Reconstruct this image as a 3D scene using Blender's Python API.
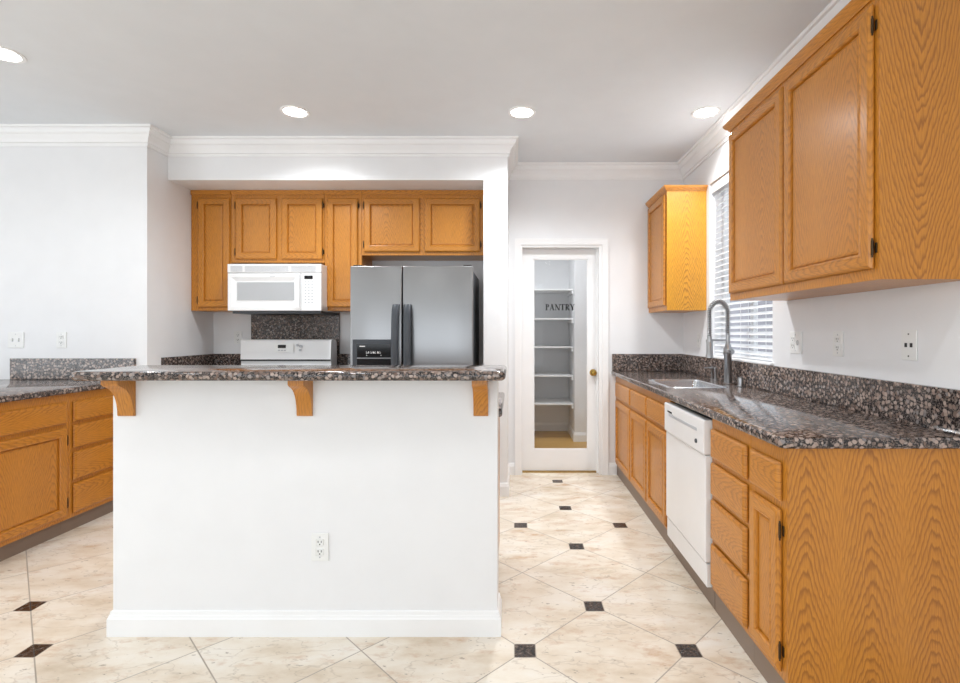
import bpy, bmesh, math, random
from mathutils import Vector, Matrix
random.seed(4)
PI = math.pi
for o in list(bpy.data.objects): bpy.data.objects.remove(o)
S = bpy.context.scene
COL = S.collection

# ------------------------------------------------------------------ camera
cd = bpy.data.cameras.new('camera'); cam = bpy.data.objects.new('camera', cd); COL.objects.link(cam)
cam.location = (0, 0, 1.27); cam.rotation_euler = (PI/2, 0, 0)
cd.sensor_width = 36; cd.lens = 505/960*36
cd.shift_x = -(514-480)/960; cd.shift_y = -9.5/960
cd.clip_start = 0.05
S.camera = cam

# ------------------------------------------------------------------ world and light
w = bpy.data.worlds.new('world'); S.world = w; w.use_nodes = True
nt = w.node_tree; nt.nodes.clear()
bg = nt.nodes.new('ShaderNodeBackground'); wo = nt.nodes.new('ShaderNodeOutputWorld')
bg.inputs[0].default_value = (0.86, 0.93, 1.0, 1); bg.inputs[1].default_value = 2.6
nt.links.new(bg.outputs[0], wo.inputs[0])

def area(name, loc, rot, sx, sy, power, color=(1, 1, 1)):
    l = bpy.data.lights.new(name, 'AREA'); l.shape = 'RECTANGLE'; l.size = sx; l.size_y = sy
    l.energy = power; l.color = color
    o = bpy.data.objects.new(name, l); COL.objects.link(o); o.location = loc; o.rotation_euler = rot
    return o
area('fill_rear_left', (-3.2, -3.42, 1.45), (PI/2, 0, 0), 2.2, 2.0, 18, (0.915, 0.965, 1))  # added fill lamp, stands in for daylight from an assumed rear window
area('fill_rear_right', (-0.4, -3.42, 1.45), (PI/2, 0, 0), 2.2, 2.0, 18, (0.915, 0.965, 1))  # second added fill lamp, in the other assumed rear window
area('fill_left', (-5.42, 0.6, 1.45), (PI/2, 0, -PI/2), 2.6, 2.0, 42, (0.915, 0.965, 1))  # fill lamp added at an assumed window in the left wall
SPOT = 34

S.view_settings.view_transform = 'Standard'; S.view_settings.look = 'None'
S.view_settings.gamma = 1; S.view_settings.use_curve_mapping = False
S.view_settings.exposure = -0.38

# ------------------------------------------------------------------ materials
def lin(r, g, b):
    f = lambda c: (c/255/12.92) if c/255 <= .04045 else ((c/255+.055)/1.055)**2.4
    return (f(r), f(g), f(b), 1)

class NT:
    def __init__(s, name):
        s.m = bpy.data.materials.new(name); s.m.use_nodes = True; s.t = s.m.node_tree
        s.b = s.t.nodes['Principled BSDF']
    def n(s, typ, **k):
        o = s.t.nodes.new(typ)
        for a, v in k.items(): setattr(o, a, v)
        return o
    def put(s, sock, v):
        if v is None: return
        if isinstance(v, bpy.types.NodeSocket): s.t.links.new(v, sock)
        else: sock.default_value = v
    def f(s, op, a, b=None, c=None):
        o = s.n('ShaderNodeMath', operation=op)
        for i, v in enumerate((a, b, c)):
            if v is not None: s.put(o.inputs[i], v)
        return o.outputs[0]
    def xyz(s, kind='Object'):
        if kind == 'World': src = s.n('ShaderNodeNewGeometry').outputs['Position']
        else: src = s.n('ShaderNodeTexCoord').outputs['Object']
        sp = s.n('ShaderNodeSeparateXYZ'); s.put(sp.inputs[0], src)
        return src, sp.outputs[0], sp.outputs[1], sp.outputs[2]
    def comb(s, x, y, z):
        o = s.n('ShaderNodeCombineXYZ')
        for i, v in enumerate((x, y, z)): s.put(o.inputs[i], v)
        return o.outputs[0]
    def noise(s, vec, scale, detail=2, rough=.5, out=0):
        o = s.n('ShaderNodeTexNoise'); s.put(o.inputs['Vector'], vec)
        o.inputs['Scale'].default_value = scale; o.inputs['Detail'].default_value = detail
        o.inputs['Roughness'].default_value = rough
        return o.outputs[out]
    def ramp(s, v, stops, interp='LINEAR'):
        o = s.n('ShaderNodeValToRGB'); s.put(o.inputs[0], v); o.color_ramp.interpolation = interp
        e = o.color_ramp.elements
        while len(e) < len(stops): e.new(.5)
        for i, (p, c) in enumerate(stops):
            e[i].position = p; e[i].color = c if len(c) == 4 else (*c, 1)
        return o.outputs[0]
    def mix(s, fac, a, b, mode='MIX'):
        o = s.n('ShaderNodeMix', data_type='RGBA', blend_type=mode)
        s.put(o.inputs[0], fac); s.put(o.inputs[6], a); s.put(o.inputs[7], b)
        return o.outputs[2]
    def bump(s, h, strength, dist=.002):
        o = s.n('ShaderNodeBump'); o.inputs['Strength'].default_value = strength
        o.inputs['Distance'].default_value = dist; s.put(o.inputs['Height'], h)
        s.put(s.b.inputs['Normal'], o.outputs[0])
    def set(s, **k):
        for a, v in k.items(): s.put(s.b.inputs[a.replace('_', ' ')], v)
        return s.m

def plain(name, rgb, rough=.5, metal=0, bump=0, bscale=200, **k):
    t = NT(name); p, x, y, z = t.xyz()
    n = t.noise(p, 6, 3)
    c = t.mix(n, tuple(v*.97 for v in lin(*rgb)[:3])+(1,), tuple(min(1, v*1.03) for v in lin(*rgb)[:3])+(1,))
    t.set(Base_Color=c, Roughness=rough, Metallic=metal, **k)
    if bump: t.bump(t.noise(p, bscale, 2), bump, .001)
    return t.m

def oak(name, horizontal=False, cathedral=.0, centre=0.0, period=.42, flip=1, light=(206, 137, 44), dark=(130, 74, 16)):
    t = NT(name); p, x, y, z = t.xyz()
    rnd = t.n('ShaderNodeObjectInfo').outputs['Random']
    lat = t.f('ADD', x, y)
    u, wv = (z, lat) if horizontal else (lat, z)
    off = t.f('MULTIPLY', rnd, 0.0 if cathedral else 7.3)
    u2 = t.f('ADD', u, off)
    slow = t.noise(t.comb(t.f('MULTIPLY', u2, 5), t.f('MULTIPLY', wv, 1.6), off), 1, 2)
    zig = t.noise(t.comb(t.f('MULTIPLY', u2, 60), t.f('MULTIPLY', wv, 9), 3.0), 1, 2)
    uc = t.f('PINGPONG', t.f('SUBTRACT', u2, centre), period/2)
    h = t.f('SQRT', t.f('ADD', t.f('MULTIPLY', uc, uc), .026**2))
    F = t.f('ADD', t.f('MULTIPLY', h, 80), t.f('MULTIPLY', wv, 21*flip))
    F = t.f('ADD', F, t.f('ADD', t.f('MULTIPLY', slow, 6 if cathedral else 7), t.f('MULTIPLY', zig, 1.4 if cathedral else 1.6)))
    band = t.ramp(t.f('FRACT', F), [(0, (0, 0, 0)), (.45, (.12,)*3), (.8, (1, 1, 1)), (1, (0, 0, 0))])
    near = t.ramp(t.f('DIVIDE', uc, period/2), [(0, (1,)*3), (.55, (.8,)*3), (1, (.25,)*3)])
    pores = t.noise(t.comb(t.f('MULTIPLY', u2, 420), t.f('MULTIPLY', wv, 14), 1.0), 1, 2, .6)
    pores = t.ramp(pores, [(.45, (0, 0, 0)), (.68, (1, 1, 1))])
    streak = t.noise(t.comb(t.f('MULTIPLY', u2, 45), t.f('MULTIPLY', wv, 1.5), 5.0), 1, 3)
    col = t.mix(t.f('MULTIPLY', t.f('MULTIPLY', band, near), .85 if cathedral else .6), lin(*light), lin(*dark))
    col = t.mix(t.f('MULTIPLY', pores, .5), col, lin(*dark))
    col = t.mix(t.f('MULTIPLY', streak, .35), col, lin(light[0]-14, light[1]-22, light[2]-18))
    t.set(Base_Color=col, Roughness=.36)
    t.b.inputs['Coat Weight'].default_value = .25; t.b.inputs['Coat Roughness'].default_value = .22
    t.bump(t.f('ADD', pores, band), .08, -.0006)
    return t.m

def granite(name, rough=.1, scale=62):
    t = NT(name); p, x, y, z = t.xyz('World')
    warp = t.n('ShaderNodeVectorMath', operation='MULTIPLY_ADD')
    t.put(warp.inputs[0], t.noise(p, 38, 2, .5, 1)); warp.inputs[1].default_value = (.014,)*3; t.put(warp.inputs[2], p)
    v = t.n('ShaderNodeTexVoronoi'); t.put(v.inputs['Vector'], warp.outputs[0]); v.inputs['Scale'].default_value = scale
    cellv = t.n('ShaderNodeSeparateColor'); t.put(cellv.inputs[0], v.outputs['Color'])
    blob = t.ramp(v.outputs['Distance'], [(.42, (1, 1, 1)), (.54, (0, 0, 0))])
    keep = t.ramp(cellv.outputs[0], [(.1, (.15,)*3), (.26, (1, 1, 1))])
    tone = t.ramp(cellv.outputs[1], [(0, lin(112, 92, 82)), (.35, lin(160, 138, 126)), (.7, lin(194, 174, 162)), (1, lin(134, 130, 130))])
    fine = t.noise(p, 420, 2)
    tone = t.mix(t.f('MULTIPLY', fine, .45), tone, lin(92, 80, 74))
    speck = t.ramp(t.noise(p, 210, 1), [(.47, lin(24, 22, 24)), (.62, lin(120, 108, 102))])
    col = t.mix(t.f('MULTIPLY', blob, keep), speck, tone)
    t.set(Base_Color=col, Roughness=rough)
    return t.m

def travertine():
    t = NT('travertine_floor'); p, x, y, z = t.xyz('World'); A = .6525
    px = t.f('DIVIDE', t.f('SUBTRACT', x, .370), A); py = t.f('DIVIDE', t.f('SUBTRACT', y, 2.339), A)
    u = t.f('ADD', px, py); v = t.f('SUBTRACT', px, py)
    ru = t.f('ROUND', u); rv = t.f('ROUND', v)
    g = t.f('MINIMUM', t.f('ABSOLUTE', t.f('SUBTRACT', u, ru)), t.f('ABSOLUTE', t.f('SUBTRACT', v, rv)))
    grout = t.f('LESS_THAN', g, .0052)
    k = t.f('ADD', ru, rv); mm = t.f('SUBTRACT', ru, rv)
    cx = t.f('ABSOLUTE', t.f('SUBTRACT', px, t.f('MULTIPLY', k, .5)))
    cy = t.f('ABSOLUTE', t.f('SUBTRACT', py, t.f('MULTIPLY', mm, .5)))
    d = t.f('MAXIMUM', cx, cy)
    even = t.f('LESS_THAN', t.f('FLOORED_MODULO', t.f('ADD', k, .25), 2), 1)
    m3 = t.f('GREATER_THAN', t.f('FLOORED_MODULO', t.f('ADD', mm, .25), 4), 2.9)
    m1 = t.f('LESS_THAN', t.f('ABSOLUTE', t.f('SUBTRACT', t.f('FLOORED_MODULO', t.f('ADD', mm, .25), 4), 1.25)), .2)
    k8 = t.f('FLOORED_MODULO', t.f('ADD', k, 1.25), 8)
    near = t.f('LESS_THAN', k8, 2.9)
    ok = t.f('ADD', t.f('MULTIPLY', near, t.f('MAXIMUM', even, m3)), t.f('MULTIPLY', t.f('SUBTRACT', 1, near), t.f('MAXIMUM', even, m1)))
    dot = t.f('MULTIPLY', t.f('LESS_THAN', d, .0405/A), ok)
    ring = t.f('MULTIPLY', t.f('LESS_THAN', d, .0440/A), ok)
    cell = t.comb(t.f('FLOOR', u), t.f('FLOOR', v), 0)
    wn = t.n('ShaderNodeTexWhiteNoise', noise_dimensions='2D'); t.put(wn.inputs['Vector'], cell)
    off = t.n('ShaderNodeVectorMath', operation='MULTIPLY_ADD')
    t.put(off.inputs[0], wn.outputs['Color']); off.inputs[1].default_value = (9, 9, 9); t.put(off.inputs[2], p)
    q = off.outputs[0]
    st = t.n('ShaderNodeMapping'); t.put(st.inputs[0], q); st.inputs['Scale'].default_value = (1, 2.2, 1); st.inputs['Rotation'].default_value = (0, 0, .5)
    big = t.noise(st.outputs[0], 2.6, 6, .62)
    col = t.ramp(big, [(.28, lin(205, 186, 160)), (.42, lin(226, 212, 192)), (.55, lin(237, 228, 213)), (.72, lin(243, 238, 230))])
    rust = t.ramp(t.noise(st.outputs[0], 5.5, 6, .7), [(.54, (0, 0, 0)), (.72, (1, 1, 1))])
    col = t.mix(t.f('MULTIPLY', rust, .75), col, lin(196, 152, 112))
    pit = t.ramp(t.noise(st.outputs[0], 26, 3, .6), [(.66, (0, 0, 0)), (.70, (1, 1, 1))])
    col = t.mix(t.f('MULTIPLY', pit, .7), col, lin(150, 136, 122))
    vein = t.n('ShaderNodeTexNoise'); t.put(vein.inputs['Vector'], st.outputs[0]); vein.inputs['Scale'].default_value = 3.2; vein.inputs['Detail'].default_value = 4
    vv = t.ramp(t.f('ABSOLUTE', t.f('SUBTRACT', vein.outputs[0], .5)), [(0, (1, 1, 1)), (.009, (0, 0, 0))])
    col = t.mix(t.f('MULTIPLY', vv, .38), col, lin(170, 152, 132))
    sc = t.n('ShaderNodeSeparateColor'); t.put(sc.inputs[0], wn.outputs['Color'])
    col = t.mix(t.f('MULTIPLY', sc.outputs[0], .22), col, lin(222, 204, 184))
    gc = lin(168, 156, 142)
    col = t.mix(grout, col, gc); col = t.mix(ring, col, gc)
    dk = t.ramp(t.noise(p, 60, 3), [(.35, lin(30, 24, 22)), (.6, lin(74, 60, 52)), (.75, lin(140, 124, 112))])
    col = t.mix(dot, col, dk)
    t.set(Base_Color=col, Roughness=t.f('ADD', .27, t.f('MULTIPLY', grout, .4)))
    t.bump(t.f('SUBTRACT', 1, t.f('MAXIMUM', grout, t.f('MULTIPLY', pit, .6))), .25, .001)
    return t.m

def wood_floor():
    t = NT('pantry_wood_floor'); p, x, y, z = t.xyz('World')
    r = t.f('FLOOR', t.f('DIVIDE', y, .06)); wn = t.n('ShaderNodeTexWhiteNoise', noise_dimensions='1D'); t.put(wn.inputs['W'], r)
    gr = t.noise(t.comb(t.f('MULTIPLY', x, 6), t.f('MULTIPLY', y, 90), 0), 1, 3)
    c = t.mix(gr, lin(204, 154, 78), lin(232, 188, 112)); c = t.mix(t.f('MULTIPLY', wn.outputs[0], .4), c, lin(184, 136, 72))
    seam = t.f('LESS_THAN', t.f('FRACT', t.f('DIVIDE', y, .06)), .04)
    t.set(Base_Color=t.mix(seam, c, lin(110, 78, 40)), Roughness=.35); return t.m

def brushed(name, rgb, rough=.3, metal=1.0):
    t = NT(name); p, x, y, z = t.xyz()
    n = t.noise(t.comb(t.f('MULTIPLY', x, 3), t.f('MULTIPLY', y, 3), t.f('MULTIPLY', z, 700)), 1, 2)
    t.set(Base_Color=t.mix(n, tuple(v*.93 for v in lin(*rgb)[:3])+(1,), lin(*rgb)), Roughness=rough, Metallic=metal)
    t.b.inputs['Anisotropic'].default_value = .4
    return t.m

def glass(name, tint=(250, 250, 250), rough=0.0):
    t = NT(name); p, x, y, z = t.xyz()
    tr = t.n('ShaderNodeBsdfTransparent'); tr.inputs[0].default_value = lin(*tint)
    gl = t.n('ShaderNodeBsdfGlossy'); gl.inputs['Roughness'].default_value = .03
    fr = t.n('ShaderNodeFresnel'); fr.inputs[0].default_value = 1.35
    mx = t.n('ShaderNodeMixShader'); t.put(mx.inputs[0], t.f('MULTIPLY', fr.outputs[0], t.f('SUBTRACT', 1, t.n('ShaderNodeNewGeometry').outputs['Backfacing']))); t.put(mx.inputs[1], tr.outputs[0]); t.put(mx.inputs[2], gl.outputs[0])
    t.t.links.new(mx.outputs[0], t.t.nodes['Material Output'].inputs[0]); return t.m

def emit(name, rgb, strength):
    t = NT(name); t.set(Base_Color=lin(*rgb), Emission_Color=lin(*rgb), Emission_Strength=strength); return t.m

M = dict(
    wall=plain('wall_paint', (239, 239, 240), .6, bump=.12, bscale=160),
    ceil=plain('ceiling_paint', (234, 238, 242), .8, bump=.3, bscale=120),
    trim=plain('white_trim_paint', (246, 246, 246), .35),
    door=plain('white_door_paint', (246, 246, 246), .35),
    floor=travertine(), pfloor=wood_floor(),
    oakv=oak('honey_oak'), oakh=oak('honey_oak_horizontal', horizontal=True, period=.16),
    oak_base=oak('oak_base_end_panel', cathedral=1, centre=-.155, period=.2115),
    oak_up=oak('oak_upper_end_panel', cathedral=1, centre=-.565, period=.36, flip=-1),
    oak_far=oak('oak_far_end_panel', cathedral=1, centre=-.236, period=.34, light=(220, 158, 44)),
    toe=plain('toe_kick_brown', (136, 118, 104), .45),
    granite=granite('brown_granite'), granite_bs=granite('brown_granite_backsplash', .09),
    white=plain('white_enamel', (243, 243, 243), .22), whitep=plain('white_plastic', (240, 240, 238), .4),
    vent=plain('grey_vent_slot', (190, 192, 196), .5), mglass=plain('pale_grey_oven_glass', (186, 188, 190), .08),
    steel=brushed('stainless_steel', (158, 158, 159), .3), sink=brushed('sink_steel', (205, 208, 212), .22),
    chrome=brushed('brushed_nickel', (172, 172, 173), .3), dgrey=plain('dark_grey_plastic', (62, 66, 72), .38),
    side=plain('fridge_side_grey', (78, 80, 84), .45),
    black=plain('gloss_black', (12, 12, 14), .12), bglass=plain('black_ceramic_glass', (18, 18, 20), .05),
    brass=plain('brass', (176, 144, 74), .22, 1), bronze=plain('antique_bronze', (74, 58, 40), .4, .8),
    glass=glass('clear_glass'), ink=plain('black_lettering', (22, 22, 22), .5), mark=plain('white_marking', (225, 225, 225), .5),
    lens=emit('lit_lens', (255, 253, 250), 22), slat=plain('white_blind_slat', (244, 245, 247), .4),
    outwall=plain('outside_wall_stucco', (160, 158, 164), .9, bump=.3), ground=plain('outside_concrete', (170, 168, 164), .9),
    slot=plain('dark_slot', (40, 38, 38), .5),
)

# ------------------------------------------------------------------ helpers
def thing(name, label, cat, loc=(0, 0, 0), group=None):
    o = bpy.data.objects.new(name, None); COL.objects.link(o); o.location = loc; o.empty_display_size = .1
    o['label'] = label; o['category'] = cat
    if group: o['group'] = group
    return o
def base_of(o):
    v = Vector((0, 0, 0))
    while o: v = v + Vector(o.location); o = o.parent
    return v
def obj(name, bm, mats, parent=None, origin=None, smooth=None, label=None):
    bmesh.ops.recalc_face_normals(bm, faces=bm.faces[:])
    off = base_of(parent) if parent else Vector(origin or (0, 0, 0))
    bmesh.ops.translate(bm, verts=bm.verts[:], vec=-off)
    me = bpy.data.meshes.new(name); bm.to_mesh(me); bm.free()
    if not isinstance(mats, (list, tuple)): mats = [mats]
    for m in mats: me.materials.append(m)
    if smooth:
        for p in me.polygons: p.use_smooth = True
        me.set_sharp_from_angle(angle=math.radians(smooth))
    o = bpy.data.objects.new(name, me); COL.objects.link(o)
    if parent: o.parent = parent
    else: o.location = off
    if label: o['label'] = label
    return o
def tag(o, label, cat, group=None):
    o['label'] = label; o['category'] = cat
    if group: o['group'] = group
    return o
def struct(name, bm, m, parent=None, smooth=None):
    o = obj(name, bm, m, parent, smooth=smooth)
    if not parent: o['kind'] = 'structure'
    return o
def B(): return bmesh.new()
def box(bm, x0, x1, y0, y1, z0, z1, bev=0, seg=2, mi=0):
    r = bmesh.ops.create_cube(bm, size=1, matrix=Matrix.Translation(((x0+x1)/2, (y0+y1)/2, (z0+z1)/2)) @ Matrix.Diagonal((abs(x1-x0), abs(y1-y0), abs(z1-z0), 1)))
    vs = r['verts']; fs = set(f for v in vs for f in v.link_faces)
    for f in fs: f.material_index = mi
    if bev:
        es = list(set(e for v in vs for e in v.link_edges))
        bmesh.ops.bevel(bm, geom=es, offset=bev, segments=seg, profile=.5, affect='EDGES')
    return bm
def boxes(*a, bev=0):
    bm = B()
    for t in a: box(bm, *t, bev=bev)
    return bm
def loops(bm, rings, close=True, caps=(True, True), mis=None):
    R = [[bm.verts.new(p) for p in r] for r in rings]; n = len(rings[0])
    for a, b in zip(R, R[1:]):
        for i in range(n if close else n-1):
            j = (i+1) % n
            f = bm.faces.new((a[i], a[j], b[j], b[i]))
            if mis: f.material_index = mis[i]
    if caps[0]: bm.faces.new(R[0][::-1])
    if caps[1]: bm.faces.new(R[-1])
    return R
def prism(bm, pts, fn, a, b):
    loops(bm, [[fn(p, q, a) for p, q in pts], [fn(p, q, b) for p, q in pts]])
    return bm
def tube(bm, path, r, n=10, caps=True):
    path = [Vector(p) for p in path]; rings = []; up = None
    rs = r if isinstance(r, (list, tuple)) else [r]*len(path)
    for i, p in enumerate(path):
        d = (path[min(i+1, len(path)-1)] - path[max(i-1, 0)]).normalized()
        if up is None: up = d.orthogonal().normalized()
        up = (up - d*up.dot(d)).normalized(); s = d.cross(up)
        rings.append([p + (up*math.cos(2*PI*k/n)+s*math.sin(2*PI*k/n))*rs[i] for k in range(n)])
    loops(bm, rings, caps=(caps, caps)); return bm
def cyl(bm, p, q, r, n=20, r2=None): return tube(bm, [p, q], [r, r if r2 is None else r2], n)
def lathe(bm, c, prof, axis='z', n=28):
    rings = []
    for r, h in prof:
        ring = []
        for k in range(n):
            a = 2*PI*k/n; u, v = r*math.cos(a), r*math.sin(a)
            ring.append(Vector(c)+(Vector((u, v, h)) if axis == 'z' else Vector((u, h, v)) if axis == 'y' else Vector((h, u, v))))
        rings.append(ring)
    loops(bm, rings); return bm
def sweep(bm, path, prof, closed=False):
    # path XY points; prof = (offset to the left of the path, z); mitred corners
    P = [Vector(p) for p in path]; n = len(P); cols = []
    for i in range(n):
        d0 = (P[i]-P[i-1]).normalized() if (i > 0 or closed) else None
        d1 = (P[(i+1) % n]-P[i]).normalized() if (i < n-1 or closed) else None
        d0 = d0 or d1; d1 = d1 or d0
        n0 = Vector((-d0.y, d0.x)); n1 = Vector((-d1.y, d1.x)); m = (n0+n1).normalized(); k = 1/max(.3, m.dot(n0))
        cols.append([(P[i].x+m.x*k*o, P[i].y+m.y*k*o, z) for o, z in prof])
    if closed: cols.append(cols[0])
    loops(bm, cols, caps=(not closed, not closed)); return bm
def inset(poly, d):
    n = len(poly); out = []
    for i in range(n):
        a, b, c = Vector(poly[i-1]), Vector(poly[i]), Vector(poly[(i+1) % n])
        d0, d1 = (b-a).normalized(), (c-b).normalized()
        n0, n1 = Vector((-d0.y, d0.x)), Vector((-d1.y, d1.x)); m = (n0+n1).normalized()
        out.append(b+m*d/max(.3, m.dot(n0)))
    return out
def rpoly(pts, rad):
    # pts CCW with radius list; rounds the corners
    out = []; n = len(pts)
    for i in range(n):
        p = Vector(pts[i]); r = rad[i]
        if r <= 0: out.append(p); continue
        a = (Vector(pts[i-1])-p).normalized(); b = (Vector(pts[(i+1) % n])-p).normalized()
        c = p+(a+b)*r
        for k in range(7):
            t = k/6*PI/2
            out.append(c - b*r*math.cos(t) - a*r*math.sin(t))
    return out
def slab(poly, z0, z1, hole=None, r=.011):
    bm = B(); h = (z1-z0)
    prof = [(r*.9, z0), (r*.25, z0+r*.5), (0, z0+r*1.1), (0, z1-r*1.1), (r*.28, z1-r*.4), (r*.9, z1)]
    rings = []
    for d, z in prof: rings.append([(q[0], q[1], z) for q in inset(poly, d)])
    R = loops(bm, rings, caps=(False, False))
    if hole is None:
        bm.faces.new(R[-1]); bm.faces.new(R[0][::-1])
    else:
        hb = [bm.verts.new((x, y, z0)) for x, y in hole]; ht = [bm.verts.new((x, y, z1)) for x, y in hole]; n = len(hole)
        for i in range(n): bm.faces.new((hb[i], hb[(i+1) % n], ht[(i+1) % n], ht[i]))
        for ring, hr in ((R[0], hb), (R[-1], ht)):
            es = [bm.edges.get((a, b)) for a, b in zip(ring, ring[1:]+ring[:1])]+[bm.edges.get((a, b)) for a, b in zip(hr, hr[1:]+hr[:1])]
            bmesh.ops.triangle_fill(bm, use_beauty=True, edges=es)
    return bm
def fmap(face, plane):
    if face == 'x-': return lambda t, z, d: (plane-d, t, z)
    if face == 'x+': return lambda t, z, d: (plane+d, t, z)
    return lambda t, z, d: (t, plane-d, z)
def panel(fn, t0, t1, z0, z1, prof):
    bm = B(); rings = []
    for i, d in prof: rings.append([fn(t0+i, z0+i, d), fn(t1-i, z0+i, d), fn(t1-i, z1-i, d), fn(t0+i, z1-i, d)])
    loops(bm, rings, mis=[1, 0, 1, 0]); return bm
DOOR = [(.006, 0), (.006, .0045), (0, .0045), (0, .009), (.003, .015), (.009, .0185), (.013, .0195), (.044, .0195), (.047, .0215), (.051, .0205), (.055, .0145), (.057, .004), (.060, .004), (.062, .0085), (.072, .0105)]
DRAW = [(.006, 0), (.006, .0045), (0, .0045), (0, .008), (.003, .0135), (.008, .0175), (.014, .0195), (.02, .0195)]
HF = {}
def hinge(parent, fn, t, z, side):
    bm = B()
    cyl(bm, fn(t, z-.024, .012), fn(t, z+.024, .012), .0042, 10)
    for zz in (z-.028, z+.028): cyl(bm, fn(t, zz-.004, .012), fn(t, zz+.004, .012), .0028, 8)
    a = fn(t-side*.001, z-.017, .0005); b = fn(t+side*.0085, z+.017, .004)
    box(bm, min(a[0], b[0]), max(a[0], b[0]), min(a[1], b[1]), max(a[1], b[1]), min(a[2], b[2]), max(a[2], b[2]), bev=.001, seg=1)
    obj('hinge', bm, M['bronze'], parent, smooth=40)
def door(parent, face, plane, t0, t1, z0, z1, hside=0, hz=(.09, .09), name='door'):
    fn = fmap(face, plane)
    o = obj(name, panel(fn, t0, t1, z0, z1, DOOR), [M['oakv'], M['oakh']], parent)
    if hside:
        t = t0-.003 if hside < 0 else t1+.003
        for z in (z0+hz[0], z1-hz[1]): hinge(o, fn, t, z, hside)
    return o
def drawer(parent, face, plane, t0, t1, z0, z1, name='drawer_front'):
    return obj(name, panel(fmap(face, plane), t0, t1, z0, z1, DRAW), [M['oakh'], M['oakh']], parent)
def carcass(parent, face, plane, depth, t0, t1, z0, z1, name='body'):
    s = -1 if face[1] == '-' else 1
    def bx(d0, d1, a, b, c, d, bev=0):
        p0, p1 = sorted((plane+s*d0, plane+s*d1))
        bm = B()
        if face[0] == 'x': box(bm, p0, p1, a, b, c, d, bev=bev, seg=1)
        else: box(bm, a, b, p0, p1, c, d, bev=bev, seg=1)
        return bm
    obj(name, bx(-depth, -.019, t0, t1, z0, z1), M['oakv'], parent)
    obj('face_frame', bx(-.019, 0, t0, t1, z0, z1, .0012), M['oakv'], parent)
def toe(parent, x0, x1, y0, y1, z1=.1): obj('toe_kick', boxes((x0, x1, y0, y1, 0, z1)), M['toe'], parent)

# ------------------------------------------------------------------ the room
CH = 2.755
struct('floor', boxes((-5.6, 1.66, -3.6, 4.62, -.1, 0)), M['floor'])
struct('floor_pantry', boxes((-.3, 1.7, 4.62, 6.62, -.1, -.002)), M['pfloor'])
struct('ceiling', boxes((-5.6, 1.66, -3.6, 6.62, CH, CH+.1)), M['ceil'])
struct('wall_right', boxes((1.51, 1.66, -3.6, 2.95, 0, CH), (1.51, 1.66, 3.90, 4.62, 0, CH), (1.51, 1.66, 2.95, 3.90, 0, 1.075), (1.51, 1.66, 2.95, 3.90, 2.41, CH)), M['wall'])
DX0, DX1, DZ = .062, .784, 2.045
struct('wall_back', boxes((-2.678, DX0, 4.5, 4.62, 0, CH), (DX1, 1.51, 4.5, 4.62, 0, CH), (DX0, DX1, 4.5, 4.62, DZ, CH)), M['wall'])
struct('wall_front_left', boxes((-5.6, -2.678, 3.686, 4.62, 0, CH)), M['wall'])
struct('wall_alcove_right', boxes((-.236, -.05, 3.908, 4.5, 0, CH), (-2.678, -.236, 3.908, 4.5, 2.446, CH)), M['wall'])
struct('wall_left', boxes((-5.6, -5.45, -3.6, -.8, 0, CH), (-5.6, -5.45, 2.0, 3.686, 0, CH), (-5.6, -5.45, -.8, 2.0, 0, .4), (-5.6, -5.45, -.8, 2.0, 2.5, CH)), M['wall'])
struct('wall_rear', boxes((-5.45, -4.35, -3.6, -3.45, 0, CH), (-2.05, -1.55, -3.6, -3.45, 0, CH), (.75, 1.51, -3.6, -3.45, 0, CH),
       (-4.35, -2.05, -3.6, -3.45, 0, .4), (-4.35, -2.05, -3.6, -3.45, 2.5, CH), (-1.55, .75, -3.6, -3.45, 0, .4), (-1.55, .75, -3.6, -3.45, 2.5, CH)), M['wall'])
# pantry closet
struct('wall_pantry', boxes((-.3, .703, 6.49, 6.62, 0, CH), (.703, 1.6, 5.85, 6.62, 0, CH), (-.3, -.18, 4.62, 6.49, 0, CH), (1.2, 1.6, 4.62, 5.85, 0, CH)), M['wall'])
# crown moulding
c = CH
CR = [(0, c-.130), (.009, c-.130), (.012, c-.118), (.012, c-.110), (.020, c-.108), (.022, c-.092), (.030, c-.078), (.044, c-.062), (.046, c-.054), (.054, c-.052), (.062, c-.040), (.067, c-.026), (.067, c-.018), (.080, c-.016), (.085, c-.008), (.085, c), (0, c)]
path = [(1.51, -3.45), (1.51, 4.5), (-.05, 4.5), (-.05, 3.908), (-2.678, 3.908), (-2.678, 3.686), (-5.45, 3.686), (-5.45, -3.45)]
struct('trim_1', sweep(B(), path, CR, closed=True), M['trim'], smooth=35)
# baseboards
BB = [(0, 0), (.014, 0), (.014, .075), (.011, .083), (.009, .088), (.006, .1), (0, .104)]
struct('baseboard_back', sweep(B(), [(.912, 4.5), (.84, 4.5)], BB), M['trim'])
struct('baseboard_alcove', sweep(B(), [(.003, 4.5), (-.05, 4.5), (-.05, 3.908), (-.236, 3.908)], BB), M['trim'])
struct('baseboard_pantry', sweep(B(), [(1.2, 5.85), (.703, 5.85), (.703, 6.49), (-.18, 6.49)], BB), M['trim'])
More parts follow.
